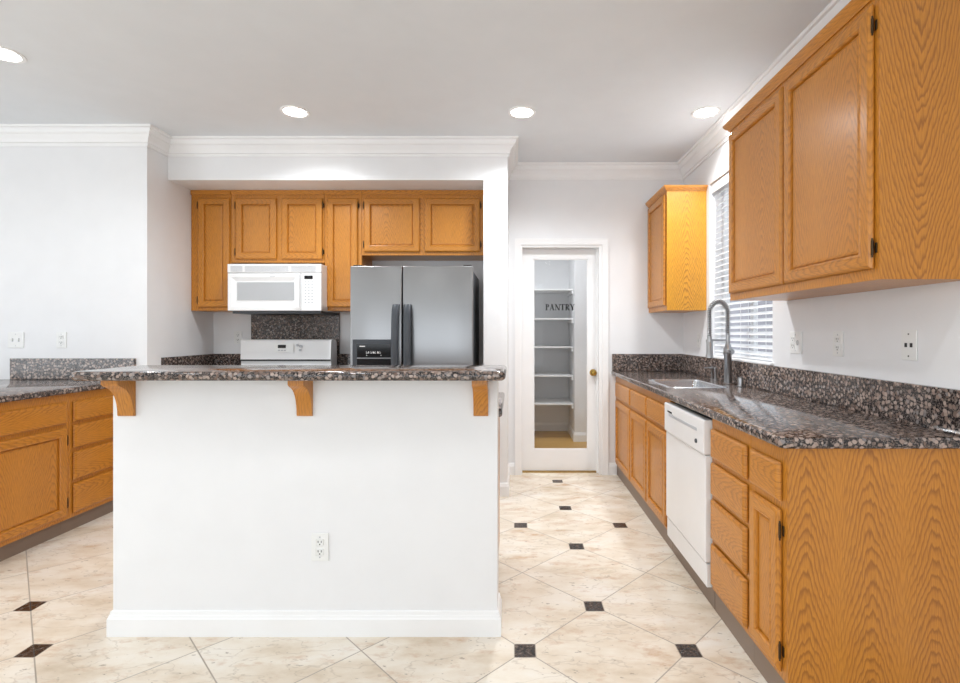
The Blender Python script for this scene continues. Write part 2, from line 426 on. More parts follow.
# pantry door casing, jambs
CS = [(0, 0), (.012, 0), (.016, .012), (.016, .035), (.020, .045), (.020, .055), (0, .055)]
def casing(bm):
    pr = [(d, q) for d, q in CS]
    pts = [((DX0, 0), (DX0, DZ), (DX1, DZ), (DX1, 0))]
    cols = []
    for (x, z), (ox, oz) in zip(pts[0], ((-1, 0), (-1, 1), (1, 1), (1, 0))):
        cols.append([(x+ox*q, 4.5-d, z+oz*q) for d, q in pr])
    loops(bm, cols); return bm
struct('trim_2', casing(B()), M['trim'], smooth=30)
struct('trim_3', boxes((DX0, DX0+.012, 4.5, 4.62, 0, DZ), (DX1-.026, DX1, 4.5, 4.62, 0, DZ), (DX0+.012, DX1-.026, 4.5, 4.62, DZ-.02, DZ), (DX1-.040, DX1-.026, 4.555, 4.585, 0, DZ-.02)), M['trim'])
# door leaf
X0, X1, Y0, Y1 = .076, .757, 4.585, 4.618
GX0, GX1, GZ0, GZ1 = .176, .672, .203, 1.934
d = struct('door_1', boxes((X0, GX0, Y0, Y1, .012, 2.021), (GX1, X1, Y0, Y1, .012, 2.021), (GX0, GX1, Y0, Y1, .012, GZ0), (GX0, GX1, Y0, Y1, GZ1, 2.021)), M['door'])
obj('glass_pane', boxes((GX0, GX1, 4.600, 4.604, GZ0, GZ1)), M['glass'], d)
bm = B()
for a in ((GX0, GX0+.009, 0), (GX1-.009, GX1, 0)): box(bm, a[0], a[1], 4.590, 4.600, GZ0, GZ1)
box(bm, GX0, GX1, 4.590, 4.600, GZ0, GZ0+.009); box(bm, GX0, GX1, 4.590, 4.600, GZ1-.009, GZ1)
obj('glazing_bead', bm, M['trim'], d)
obj('doorknob', lathe(B(), (.718, 4.585, .902), [(.001, -.062), (.018, -.060), (.027, -.050), (.028, -.040), (.020, -.030), (.010, -.024), (.010, -.010), (.030, -.008), (.032, -.001), (.001, 0)], 'y'), M['brass'], d, smooth=40, label='round brass knob')
struct('door_1_threshold', boxes((DX0+.012, DX1-.026, 4.56, 4.64, 0, .010)), M['brass'], d)
# PANTRY lettering: serif capitals from small strokes
def letter(bm, ch, x, z, h, y):
    W = {'P': .62, 'A': .78, 'N': .80, 'T': .68, 'R': .72, 'Y': .74}[ch]*h
    th, tn, sf = .21*h, .085*h, .07*h
    def q(a, b, c_, d_):
        pts = [a, b, c_, d_]
        loops(bm, [[(x+1.06*p[0], y, z+p[1]) for p in pts], [(x+1.06*p[0], y-.0008, z+p[1]) for p in pts]])
    def r(a0, a1, b0, b1): q((a0, b0), (a1, b0), (a1, b1), (a0, b1))
    def s(x0, z0, x1, z1, wd): q((x0-wd/2, z0), (x0+wd/2, z0), (x1+wd/2, z1), (x1-wd/2, z1))
    def ser(cx, zz, wd): r(cx-wd/2, cx+wd/2, zz, zz+sf)
    def arc(cx, cz, rx, rz):
        N = 8
        for k in range(N):
            a, b = -PI/2+PI*k/N, -PI/2+PI*(k+1)/N
            def pt(t, o): return (cx+(rx-o)*math.cos(t), cz+(rz-o*.45)*math.sin(t))
            q(pt(a, 0), pt(b, 0), pt(b, th), pt(a, th))
    if ch in 'PR':
        r(.1*h, .1*h+th, 0, h); ser(.185*h, 0, .34*h); r(0, .3*h, h-sf, h)
        r(.27*h, .34*h, .47*h, .47*h+tn); r(.27*h, .34*h, h-tn, h); arc(.34*h, .735*h, .28*h, .265*h)
        if ch == 'R': s(.38*h, .47*h, .62*h, 0, th); r(.58*h, .74*h, 0, sf)
    if ch == 'A':
        s(.12*h, 0, .38*h, h, tn); s(.62*h, 0, .36*h, h, th); r(.2*h, .55*h, .3*h, .3*h+tn); ser(.12*h, 0, .24*h); ser(.63*h, 0, .3*h)
    if ch == 'N':
        r(.11*h, .11*h+tn, 0, h); r(.66*h, .66*h+tn, 0, h); s(.68*h-.02*h, 0, .12*h, h, th); ser(.14*h, 0, .24*h); ser(.69*h, h-sf, .24*h); r(0, .15*h, h-sf, h)
    if ch == 'T':
        r(.25*h, .25*h+th, 0, h); r(0, .67*h, h-tn, h); ser(.335*h, 0, .32*h); r(0, tn, h-.22*h, h); r(.67*h-tn, .67*h, h-.22*h, h)
    if ch == 'Y':
        r(.29*h, .29*h+th, 0, .48*h); s(.36*h, .42*h, .13*h, h, th); s(.40*h, .45*h, .64*h, h, tn); ser(.375*h, 0, .32*h); ser(.13*h, h-sf, .28*h); ser(.64*h, h-sf, .22*h)
    return W*1.06
bm = B(); cx = .284; hh = .056
for ch in 'PANTRY': cx += letter(bm, ch, cx, 1.468, hh, 4.5995)+.04*hh
obj('lettering', bm, M['ink'], d, label='black serif capitals reading PANTRY')
# pantry shelves
for k, z in enumerate((.423, .758, 1.098, 1.435, 1.781)):
    ordn = ['lowest', 'second from the bottom', 'middle', 'second from the top', 'topmost'][k]
    t = thing('pantry_shelf', 'white pantry shelf behind the glass door, %s of five' % ordn, 'shelf', (.26, 6.29, z-.02), 'white shelves in the pantry')
    obj('board', boxes((-.179, .70, 5.97, 6.488, z-.018, z), bev=.001), M['trim'], t)
    obj('cleat', boxes((.682, .702, 5.975, 6.488, z-.058, z-.019)), M['trim'], t)

# window
wd = struct('window_1', boxes((1.61, 1.65, 2.95, 2.985, 1.075, 2.41), (1.61, 1.65, 3.865, 3.90, 1.075, 2.41), (1.61, 1.65, 2.985, 3.865, 1.075, 1.11), (1.61, 1.65, 2.985, 3.865, 2.375, 2.41), (1.615, 1.645, 3.405, 3.45, 1.11, 2.375)), M['trim'])
obj('pane', boxes((1.628, 1.632, 2.985, 3.405, 1.11, 2.375)), M['glass'], wd)
obj('pane', boxes((1.628, 1.632, 3.45, 3.865, 1.11, 2.375)), M['glass'], wd)
struct('trim_4', boxes((1.488, 1.608, 2.93, 3.92, 1.0755, 1.090), bev=.003), M['trim'])
bl = thing('window_blind', 'white horizontal slat blind in the window over the sink', 'blind', (1.56, 3.425, 1.095))
bm = B(); nS = 29
for i in range(nS):
    z = 1.135+i*.0425; a = math.radians(24)
    pts = [(-.025, 0), (-.012, .0022), (0, .003), (.012, .0022), (.025, 0), (.025, -.0022), (0, .0002), (-.025, -.0022)]
    fn = lambda p, q, t_: (1.563+p*math.cos(a)-q*math.sin(a), t_, z+p*math.sin(a)+q*math.cos(a))
    prism(bm, pts, fn, 2.965, 3.885)
obj('slats', bm, M['slat'], bl)
obj('valance', boxes((1.522, 1.530, 2.955, 3.895, 2.335, 2.405), bev=.002), M['slat'], bl)
obj('head_rail', boxes((1.535, 1.59, 2.96, 3.89, 2.355, 2.40)), M['slat'], bl)
obj('bottom_rail', boxes((1.545, 1.582, 2.965, 3.885, 1.096, 1.112), bev=.003), M['slat'], bl)
for y in (3.08, 3.425, 3.77):
    bm = B()
    for xx in (1.537, 1.589): cyl(bm, (xx, y, 1.11), (xx, y, 2.36), .0012, 6)
    obj('ladder_cord', bm, M['slat'], bl)
struct('wall_outside', boxes((3.3, 3.45, .5, 8.5, -.1, 2.05)), M['outwall'])
struct('ground_outside', boxes((1.66, 6, .2, 9, -.2, -.1)), M['ground'])

# ------------------------------------------------------------------ ceiling lights
def downlight(x, y, label, power=SPOT):
    t = thing('recessed_light', label, 'ceiling light', (x, y, CH), 'round recessed lights in the ceiling')
    obj('trim_ring', lathe(B(), (x, y, CH), [(.072, -.001), (.074, -.006), (.092, -.006), (.095, -.001), (.095, .0), (.072, .0)]), M['trim'], t, smooth=50)
    obj('lens', lathe(B(), (x, y, CH), [(.001, -.016), (.035, -.0145), (.06, -.010), (.073, -.004), (.073, -.001), (.001, -.001)]), M['lens'], t)
    l = bpy.data.lights.new('lamp', 'SPOT'); l.energy = power; l.spot_size = math.radians(155); l.spot_blend = .9; l.shadow_soft_size = .07; l.color = (.925, .965, 1)
    o = bpy.data.objects.new('lamp', l); COL.objects.link(o); o.parent = t; o.location = (0, 0, -.03)
    # light spilling on the ceiling around the can
    return t
downlight(-2.725, 2.69, 'round recessed ceiling light at the left edge of the photo')
downlight(-1.474, 3.40, 'round recessed ceiling light in front of the range alcove', 105)
downlight(.054, 3.41, 'round recessed ceiling light in front of the pantry wall', 160)
downlight(1.295, 3.41, 'round recessed ceiling light close to the right wall crown moulding', 105)
for x, y in ((-2.7, .7), (-1.1, 1.1), (.35, .9), (-2.7, -1.6), (-1.0, -1.6), (.7, -1.6), (-4.3, 2.3), (-4.3, .2)):  # extra downlights, added out of view to light the room
    downlight(x, y, 'added recessed ceiling light outside the view, nearer the camera')

t = downlight(.25, 5.35, 'added recessed light on the pantry ceiling, hidden above the door', 85)  # unseen lamp added to brighten the pantry behind the glass
# ------------------------------------------------------------------ cabinet builders
CZ0, CZ1 = .887, .925
ZD = (.702, .832)   # drawer row
# --- right run
XF = .905; DP = 1.51-XF-.002
t = thing('sink_base_cabinet', 'long oak base cabinet with three doors below the sink, next to the dishwasher', 'cabinet', (1.2, 3.7, 0))
obj('body', boxes((XF+.019, 1.508, 2.925, 2.943, .1, .886), (XF+.019, 1.508, 4.477, 4.495, .1, .886), (XF+.019, 1.508, 2.943, 4.477, .1, .118), (1.496, 1.508, 2.943, 4.477, .118, .886)), M['oakv'], t)
obj('face_frame', boxes((XF, XF+.019, 2.925, 4.495, .1, .886), bev=.0012), M['oakv'], t)
toe(t, XF+.013, 1.505, 2.925, 4.495)
for a, b, hs in ((2.965, 3.385, -1), (3.405, 3.86, 1), (3.885, 4.43, 1)):
    drawer(t, 'x-', XF, a, b, *ZD, name='false_drawer_front')
    door(t, 'x-', XF, a, b, .125, .675)
t = thing('drawer_base_cabinet', 'oak base cabinet with four stacked drawers on the near side of the dishwasher', 'cabinet', (1.2, 2.12, 0))
carcass(t, 'x-', XF, DP, 1.929, 2.305, .1, .886); toe(t, XF+.013, 1.505, 1.929, 2.305)
for a, b in ((.702, .832), (.535, .68), (.335, .513), (.127, .313)): drawer(t, 'x-', XF, 1.945, 2.288, a, b)
t = thing('base_cabinet', 'oak base cabinet with one narrow door and large end panel, nearest on the right', 'cabinet', (1.2, 1.8, 0))
carcass(t, 'x-', XF, DP, 1.676, 1.928, .1, .886); toe(t, XF+.013, 1.505, 1.676, 1.928)
drawer(t, 'x-', XF, 1.700, 1.910, .700, .830)
door(t, 'x-', XF, 1.700, 1.910, .127, .672, -1, (.07, .07))
obj('end_panel', boxes((XF-.0005, 1.508, 1.667, 1.6755, .0, .886)), M['oak_base'], t)
# dishwasher
t = thing('dishwasher', 'white front dishwasher built in below the granite counter', 'dishwasher', (1.2, 2.61, 0))
y0, y1 = 2.311, 2.919
obj('body', boxes((.915, 1.5, y0, y1, .098, .86)), M['dgrey'], t)
toe(t, XF+.013, 1.505, y0, y1, .097)
dd = obj('door', boxes((.878, .914, y0+.004, y1-.004, .212, .702), bev=.004), M['white'], t)
cp = obj('control_panel', boxes((.868, .914, y0+.002, y1-.002, .706, .866), bev=.006), M['white'], t)
obj('handle_recess', boxes((.866, .870, 2.40, 2.83, .800, .815), bev=.0015), M['vent'], cp, label='grey recessed handle slot')
obj('vent_slot', boxes((.8655, .870, 2.78, 2.85, .820, .828)), M['slot'], cp)
obj('button', lathe(B(), (.868, 2.405, .752), [(.001, -.006), (.009, -.006), (.011, 0), (.001, 0)], 'x', 16), M['dgrey'], cp)
obj('kick_plate', boxes((.884, .914, y0+.004, y1-.004, .098, .204), bev=.003), M['white'], t)
# counter with sink cut-out
SX0, SX1, SY0, SY1 = .975, 1.316, 3.13, 3.63
XE = .868
hole = rpoly([(SX0, SY0), (SX1, SY0), (SX1, SY1), (SX0, SY1)], [.03]*4)
bm = slab(rpoly([(XE, 1.645), (1.509, 1.645), (1.509, 4.499), (XE, 4.499)], [.035, 0, 0, 0]), CZ0, CZ1, hole)
tag(obj('countertop', bm, M['granite'], None, (1.2, 3, CZ0), smooth=40), 'brown speckled granite countertop along the right wall holding the sink', 'countertop')
tag(obj('backsplash', boxes((1.488, 1.5085, 1.655, 4.478, CZ1+.0005, 1.075), bev=.0015), M['granite_bs'], None, (1.5, 3, CZ1)), 'long low granite backsplash along the right wall under the window', 'backsplash')
tag(obj('backsplash', boxes((.872, 1.5085, 4.479, 4.4985, CZ1+.0005, 1.075), bev=.0015), M['granite_bs'], None, (1.2, 4.49, CZ1)), 'short low granite backsplash on the back wall beside the pantry door', 'backsplash')
# sink
t = thing('sink', 'undivided stainless steel kitchen sink set in the granite counter', 'sink', (1.145, 3.38, .72))
def rr(x0, x1, y0, y1, r, z): return [(p[0], p[1], z) for p in rpoly([(x0, y0), (x1, y0), (x1, y1), (x0, y1)], [r]*4)]
bm = B(); e = .003
loops(bm, [rr(SX0-.016, SX1+.016, SY0-.016, SY1+.016, .04, CZ1+.0006), rr(SX0-.013, SX1+.013, SY0-.013, SY1+.013, .04, CZ1+.004),
           rr(SX0+.004, SX1-.004, SY0+.004, SY1-.004, .03, CZ1+.0035), rr(SX0+.008, SX1-.008, SY0+.008, SY1-.008, .03, CZ1-.004),
           rr(SX0+.014, SX1-.014, SY0+.014, SY1-.014, .03, .75), rr(SX0+.03, SX1-.03, SY0+.03, SY1-.03, .03, .735)], caps=(False, True))
bmesh.ops.recalc_face_normals(bm, faces=bm.faces[:])
obj('bowl', bm, M['sink'], t, smooth=50)
obj('drain', lathe(B(), (1.145, 3.38, .735), [(.001, .001), (.03, .001), (.042, .004), (.045, .0005), (.001, .0003)]), M['chrome'], t, smooth=50)
# faucet
FX, FY = 1.425, 3.365
t = thing('kitchen_faucet', 'tall spring neck faucet in brushed metal standing behind the sink', 'faucet', (FX, FY, CZ1))
obj('base_plate', lathe(B(), (FX, FY, CZ1), [(.001, .0008), (.030, .0008), (.030, .006), (.024, .010), (.001, .010)]), M['chrome'], t, smooth=50)
obj('column', lathe(B(), (FX, FY, CZ1), [(.001, .009), (.024, .009), (.024, .19), (.028, .194), (.028, .235), (.021, .245), (.014, .27), (.013, .33), (.001, .33)]), M['chrome'], t, smooth=50)
bm = B(); cyl(bm, (FX-.005, FY-.01, 1.135), (FX+.002, FY-.062, 1.142), .017, 16); cyl(bm, (FX, FY-.055, 1.14), (FX-.03, FY-.075, 1.155), .006, 12)
obj('lever', bm, M['chrome'], t, smooth=50)
HX, HY = FX-.130, FY-.02      # spray head axis
A0 = Vector((FX, FY, 1.25)); A1 = Vector((HX, HY, 1.245))
mid = (A0+A1)/2; hv = (A1-A0)/2; arc = []
for k in range(9): arc.append(Vector((FX, FY, 1.25+.135*k/9)))
for k in range(25):
    a = PI*k/24; arc.append(Vector((mid.x-hv.x*math.cos(a), mid.y-hv.y*math.cos(a), 1.39+.082*math.sin(a))))
for k in range(1, 7): arc.append(Vector((HX, HY, 1.39-.16*k/6)))
obj('hose', tube(B(), arc, .009, 10), M['dgrey'], t, smooth=60)
L = [0]
for a, b in zip(arc, arc[1:]): L.append(L[-1]+(b-a).length)
def at(s):
    for i in range(len(L)-1):
        if L[i+1] >= s or i == len(L)-2:
            f = (s-L[i])/(L[i+1]-L[i]); return arc[i].lerp(arc[i+1], f), (arc[i+1]-arc[i]).normalized()
coil = []; turns = 46; N = turns*10; side = Vector((-hv.y, hv.x, 0)).normalized()
for k in range(N+1):
    p, dd_ = at(L[-1]*k/N); n2 = dd_.cross(side).normalized(); a = 2*PI*turns*k/N
    coil.append(p+(side*math.cos(a)+n2*math.sin(a))*.0145)
obj('spring', tube(B(), coil, .0032, 6), M['chrome'], t, smooth=60)
obj('spray_head', lathe(B(), (HX, HY, 0), [(.001, 1.245), (.013, 1.245), (.015, 1.225), (.015, 1.215), (.021, 1.205), (.021, 1.125), (.024, 1.115), (.024, 1.100), (.001, 1.098)][::-1]), M['chrome'], t, smooth=50)
bm = B(); cyl(bm, (FX, FY, 1.215), (HX, HY, 1.218), .0055, 12); lathe(bm, (HX, HY, 1.212), [(.019, -.008), (.023, -.008), (.023, .008), (.019, .008)])
obj('docking_arm', bm, M['chrome'], t, smooth=50)
# deck fittings
t = thing('soap_dispenser', 'slim metal soap pump with a side spout, farther of the two posts behind the sink', 'soap dispenser', (1.455, 3.70, CZ1))
bm = lathe(B(), (1.452, 3.70, CZ1), [(.001, .0008), (.014, .0008), (.014, .005), (.008, .008), (.008, .075), (.011, .078), (.011, .09), (.001, .09)]); obj('post', bm, M['chrome'], t, smooth=50)
obj('spout', cyl(B(), (1.452, 3.70, CZ1+.084), (1.39, 3.69, CZ1+.082), .0045, 10), M['chrome'], t, smooth=50)
t = thing('filtered_water_tap', 'short metal post with a small top, between soap pump and tall faucet', 'tap', (1.43, 3.58, CZ1))
obj('post', lathe(B(), (1.43, 3.58, CZ1), [(.001, .0008), (.015, .0008), (.015, .006), (.010, .009), (.010, .08), (.013, .084), (.013, .095), (.001, .097)]), M['chrome'], t, smooth=50)
obj('nozzle', cyl(B(), (1.43, 3.58, CZ1+.088), (1.385, 3.575, CZ1+.088), .0045, 10), M['chrome'], t, smooth=50)
tag(obj('air_gap_cap', lathe(B(), (1.435, 3.20, CZ1), [(.001, .0008), (.022, .0008), (.022, .006), (.017, .009), (.017, .048), (.014, .058), (.001, .06)]), M['chrome'], None, (1.435, 3.2, CZ1), smooth=50), 'short round metal air gap cap on the counter, nearest fitting beside the tall faucet', 'air gap cap')

# --- upper cabinets, right wall
def crown_cab(t, path, z0, out=.03, mat='oakh'):
    pr = [(0, z0), (.006, z0), (.010, z0+.010), (.020, z0+.018), (out-.004, z0+.026), (out, z0+.034), (out, z0+.04), (0, z0+.04)]
    obj('top_moulding', sweep(B(), path, pr), M[mat], t, smooth=30)
UX = 1.199
t = thing('wall_cabinet', 'large oak wall cabinet with two doors, nearest on the right wall', 'cabinet', (1.35, 2.2, 1.443))
carcass(t, 'x-', UX, 1.508-UX, 1.662, 2.80, 1.443, 2.385)
obj('end_panel', boxes((UX-.0005, 1.508, 1.655, 1.6615, 1.443, 2.385)), M['oak_up'], t)
door(t, 'x-', UX, 1.676, 2.219, 1.481, 2.357, -1, (.068, .072)); door(t, 'x-', UX, 2.236, 2.785, 1.481, 2.357, 0)
crown_cab(t, [(1.508, 2.80), (UX, 2.80), (UX, 1.655), (1.508, 1.655)][::-1], 2.38)
t = thing('wall_cabinet', 'single door oak wall cabinet in the far corner between pantry wall and window', 'cabinet', (1.35, 4.2, 1.44))
carcass(t, 'x-', UX, 1.508-UX, 3.965, 4.498, 1.44, 2.385)
obj('end_panel', boxes((UX-.0005, 1.508, 3.958, 3.9645, 1.44, 2.385)), M['oak_far'], t)
door(t, 'x-', UX, 3.985, 4.47, 1.478, 2.357)
crown_cab(t, [(1.508, 3.958), (UX, 3.958), (UX, 4.498)], 2.375)

# --- alcove uppers
def bx2x(px, s=121.2): return (px-514)/s
UY = 4.187
def upper(label, xa, xb, za, doors, hs):
    t = thing('wall_cabinet', label, 'cabinet', ((xa+xb)/2, 4.34, za), 'oak wall cabinets in the alcove')
    carcass(t, 'y-', UY, 4.498-UY, xa+.0008, xb-.0008, za, 2.4445)
    for (a, b), h in zip(doors, hs): door(t, 'y-', UY, a, b, za+.027, 2.378, h, (.06, .06))
    bm = B(); box(bm, xa+.0008, xb-.0008, UY-.012, UY-.0005, 2.405, 2.4445, bev=.003)
    obj('top_moulding', bm, M['oakh'], t)
upper('tall narrow oak wall cabinet at the left end of the alcove', -2.677, -2.343, 1.447, [(bx2x(197), bx2x(229))], [-1])
upper('short two door oak wall cabinet above the microwave', -2.343, -1.570, 1.845, [(bx2x(234.7), bx2x(276)), (bx2x(280.8), bx2x(322))], [-1, 1])
upper('tall narrow oak wall cabinet between microwave and refrigerator', -1.570, -1.262, 1.447, [(bx2x(326.5), bx2x(357.4))], [1])
upper('short two door oak wall cabinet above the refrigerator', -1.262, -.238, 1.905, [(bx2x(363.7), bx2x(419.4)), (bx2x(424.5), bx2x(480))], [-1, 1])

# --- alcove base units (mostly behind the island)
def abase(label, xa, xb):
    t = thing('base_cabinet', label, 'cabinet', ((xa+xb)/2, 4.1, 0))
    carcass(t, 'y-', 3.89, .605, xa, xb, .1, .886); toe(t, xa, xb, 3.94, 4.49)
    drawer(t, 'y-', 3.89, xa+.02, xb-.02, *ZD); door(t, 'y-', 3.89, xa+.02, xb-.02, .127, .675)
abase('narrow oak base cabinet left of the range in the alcove', -2.676, -2.318)
abase('narrow oak base cabinet between the range and the refrigerator', -1.530, -1.232)
tag(obj('countertop', slab([(-2.677, 3.85), (-2.314, 3.85), (-2.314, 4.498), (-2.677, 4.498)], CZ0, CZ1), M['granite'], None, (-2.5, 4.1, CZ0), smooth=40), 'small granite countertop left of the range in the alcove', 'countertop')
tag(obj('countertop', slab([(-1.533, 3.85), (-1.229, 3.85), (-1.229, 4.498), (-1.533, 4.498)], CZ0, CZ1), M['granite'], None, (-1.4, 4.1, CZ0), smooth=40), 'small granite countertop between range and refrigerator', 'countertop')
BSL = 'backsplash'
tag(obj(BSL, boxes((-2.677, -2.657, 3.83, 4.477, CZ1+.0005, 1.076), bev=.001), M['granite_bs'], None, (-2.66, 4.1, CZ1)), 'low granite backsplash on the alcove side wall left of the range', BSL)
tag(obj(BSL, boxes((-2.677, -2.333, 4.478, 4.4985, CZ1+.0005, 1.076), bev=.001), M['granite_bs'], None, (-2.5, 4.49, CZ1)), 'low granite backsplash on the alcove back wall under the left outlet', BSL)
tag(obj(BSL, boxes((-2.332, -1.552, 4.478, 4.4985, .93, 1.50), bev=.001), M['granite_bs'], None, (-1.9, 4.49, .93)), 'tall granite panel on the wall between range and microwave', BSL)
tag(obj(BSL, boxes((-1.551, -1.23, 4.478, 4.4985, CZ1+.0005, 1.076), bev=.001), M['granite_bs'], None, (-1.4, 4.49, CZ1)), 'low granite backsplash between range and refrigerator', BSL)

# --- range
t = thing('range', 'white freestanding electric range under the microwave', 'stove', (-1.923, 4.15, 0))
rx0, rx1 = -2.305, -1.541
obj('body', boxes((rx0, rx1, 3.875, 4.475, .02, .895), bev=.003), M['white'], t)
obj('cooktop', boxes((rx0, rx1, 3.845, 4.40, .896, .918), bev=.004), M['bglass'], t)
for bxx, byy, r in ((-2.12, 4.0, .1), (-1.73, 4.0, .08), (-2.12, 4.25, .075), (-1.73, 4.25, .1)):
    obj('burner', lathe(B(), (bxx, byy, .9182), [(r-.004, .0002), (r, .0002), (r, .0006), (r-.004, .0006)]), M['vent'], t)
bm = B(); prism(bm, [(4.262, .919), (4.262, 1.030), (4.250, 1.040), (4.262, 1.196), (4.275, 1.206), (4.36, 1.206), (4.40, 1.18), (4.40, .919)], lambda p, q, a: (a, p, q), rx0+.002, rx1-.002)
bgd = obj('backguard', bm, M['white'], t)
bm = B(); prism(bm, [(4.2485, 1.098), (4.2465, 1.098), (4.2520, 1.172), (4.2545, 1.172)], lambda p, q, a: (a, p, q), -2.02, -1.855)
obj('control_area', bm, M['whitep'], bgd)
obj('display', boxes((-1.985, -1.92, 4.2435, 4.250, 1.135, 1.162), bev=.001), M['black'], bgd)
obj('panel_gap', boxes((rx0+.004, rx1-.004, 4.2480, 4.262, 1.026, 1.0385)), M['slot'], bgd)
for k in range(3): obj('button', boxes((-1.985+k*.025, -1.968+k*.025, 4.2445, 4.249, 1.112, 1.120)), M['vent'], bgd)
for k, (xx, zz, rr_) in enumerate(((-1.825, 1.158, .010), (-1.795, 1.150, .012), (-1.80, 1.118, .010))):
    obj('button', lathe(B(), (xx, 4.2525, zz), [(.001, -.008), (rr_, -.008), (rr_, .0), (.001, .0)], 'y', 14), M['vent'], bgd)
od = obj('oven_door', boxes((rx0+.004, rx1-.004, 3.848, 3.874, .22, .86), bev=.004), M['white'], t)
obj('window', boxes((rx0+.14, rx1-.14, 3.845, 3.849, .40, .68), bev=.001), M['bglass'], od)
bm = B(); cyl(bm, (rx0+.06, 3.81, .79), (rx1-.06, 3.81, .79), .011, 14)
for xx in (rx0+.08, rx1-.08): cyl(bm, (xx, 3.81, .79), (xx, 3.85, .79), .008, 10)
obj('handle', bm, M['whitep'], od, smooth=50)
obj('storage_drawer', boxes((rx0+.004, rx1-.004, 3.85, 3.874, .04, .205), bev=.004), M['white'], t)

# --- microwave
t = thing('microwave', 'white over the range microwave with pale window below the short cabinets', 'microwave', (-1.925, 4.25, 1.44))
mx0, mx1 = -2.296, -1.544
obj('body', boxes((mx0+.002, mx1-.002, 4.075, 4.476, 1.440, 1.815), bev=.003), M['white'], t)
obj('underside', boxes((mx0+.02, mx1-.02, 4.085, 4.46, 1.420, 1.4395)), M['dgrey'], t, label='dark grey underside')
vg = obj('vent_grille', boxes((mx0, mx1, 4.045, 4.0745, 1.745, 1.816), bev=.004), M['white'], t)
bm = B()
for a, b in ((-2.27, -2.175), (-2.155, -1.805), (-1.785, -1.585)):
    for k in range(5): box(bm, a, b, 4.043, 4.047, 1.756+k*.0095, 1.7605+k*.0095)
obj('louvres', bm, M['vent'], vg)
# door with bevelled surround
fn = fmap('y-', 4.0745)
dr = obj('door', panel(fn, mx0, -1.71, 1.440, 1.742, [(0, 0), (0, .022), (.004, .030), (.03, .030), (.062, .020), (.066, .020)]), [M['white'], M['white']], t)
obj('window', boxes((-2.222, -1.762, 4.0515, 4.0556, 1.525, 1.670), bev=.001), M['mglass'], dr, label='pale grey window')
bm = B(); prism(bm, [(-1.742, 1.47), (-1.716, 1.462), (-1.716, 1.732), (-1.742, 1.724), (-1.750, 1.60)], lambda p, q, a: (p, a, q), 4.030, 4.046)
obj('handle', bm, M['white'], dr)
obj('badge', boxes((-1.955, -1.915, 4.0435, 4.0455, 1.714, 1.719)), M['vent'], dr)
cpn = obj('control_panel', boxes((-1.706, mx1, 4.046, 4.0745, 1.440, 1.742), bev=.004), M['white'], t)
obj('display', boxes((-1.680, -1.612, 4.0440, 4.0465, 1.694, 1.722), bev=.001), M['black'], cpn)
for r in range(8):
    for q in range(3):
        xx = -1.677+q*.027; zz = 1.668-r*.0235
        obj('button', boxes((xx, xx+.012, 4.0448, 4.0465, zz, zz+.008)), M['vent'], cpn)

# --- refrigerator
t = thing('refrigerator', 'stainless side by side refrigerator with dark curved handles in the alcove', 'refrigerator', (-.76, 4.1, 0))
fx0, fx1, fm = -1.214, -.305, -.828
obj('body', boxes((fx0+.006, fx1-.006, 3.805, 4.47, .02, 1.735), bev=.004), M['side'], t, label='dark grey body')
def fdoor(xa, xb):
    bm = B()
    box(bm, xa, xb, 3.742, 3.800, .10, 1.760, bev=.007, seg=3)
    return obj('door', bm, M['steel'], t, smooth=40)
fl = fdoor(fx0, fm-.004); fr_ = fdoor(fm+.004, fx1)
def fhandle(parent, xc, sgn):
    path = []; rs = []
    for k in range(25):
        f = k/24; z = .55+.925*f; e_ = math.sin(PI*min(1, max(0, f)))**.35
        path.append((xc+sgn*.004*e_, 3.735-.045*e_, z)); rs.append(1)
    bm = B(); rings = []
    for (x, y, z) in path:
        rings.append([(x+a*.026, y+b*.012, z) for a, b in ((-1, .8), (-1, -.3), (-.6, -1), (.6, -1), (1, -.3), (1, .8))])
    loops(bm, rings); obj('handle', bm, M['dgrey'], parent, smooth=60, label='dark grey curved handle')
fhandle(fl, fm-.042, -1); fhandle(fr_, fm+.040, 1)
dp = obj('dispenser', boxes((-1.194, -.884, 3.730, 3.7415, .86, 1.215), bev=.004), M['dgrey'], fl, label='dark ice and water dispenser')
obj('control_face', boxes((-1.160, -.900, 3.7275, 3.7310, 1.085, 1.180), bev=.001), M['black'], dp)
obj('alcove', boxes((-1.160, -.900, 3.7275, 3.7310, .90, 1.070), bev=.001), M['black'], dp)
obj('dividing_strip', boxes((-1.160, -.900, 3.7255, 3.7310, 1.0735, 1.080)), M['steel'], dp)
bm = B(); box(bm, -1.140, -1.100, 3.7262, 3.7276, 1.160, 1.168); obj('badge', bm, M['mark'], dp)
bm = B(); random.seed(7)
for k, wv in enumerate((.012, .006, .010, .014, .006, .012, .010)):
    xx = -1.092+k*.0165; box(bm, xx, xx+wv, 3.7262, 3.7276, 1.112, 1.118+.006*(k % 2)); box(bm, xx, xx+.005, 3.7262, 3.7276, 1.125, 1.128)
for xx in (-1.09, -.985): box(bm, xx, xx+.006, 3.7262, 3.7276, 1.095, 1.101)
obj('icons', bm, M['mark'], dp)
for xx in (fx0+.01, fx1-.075): obj('hinge_cover', boxes((xx, xx+.065, 3.78, 3.85, 1.7605, 1.772), bev=.003), M['black'], t)
obj('toe_grille', boxes((fx0+.01, fx1-.01, 3.76, 3.80, .02, .095)), M['dgrey'], t)

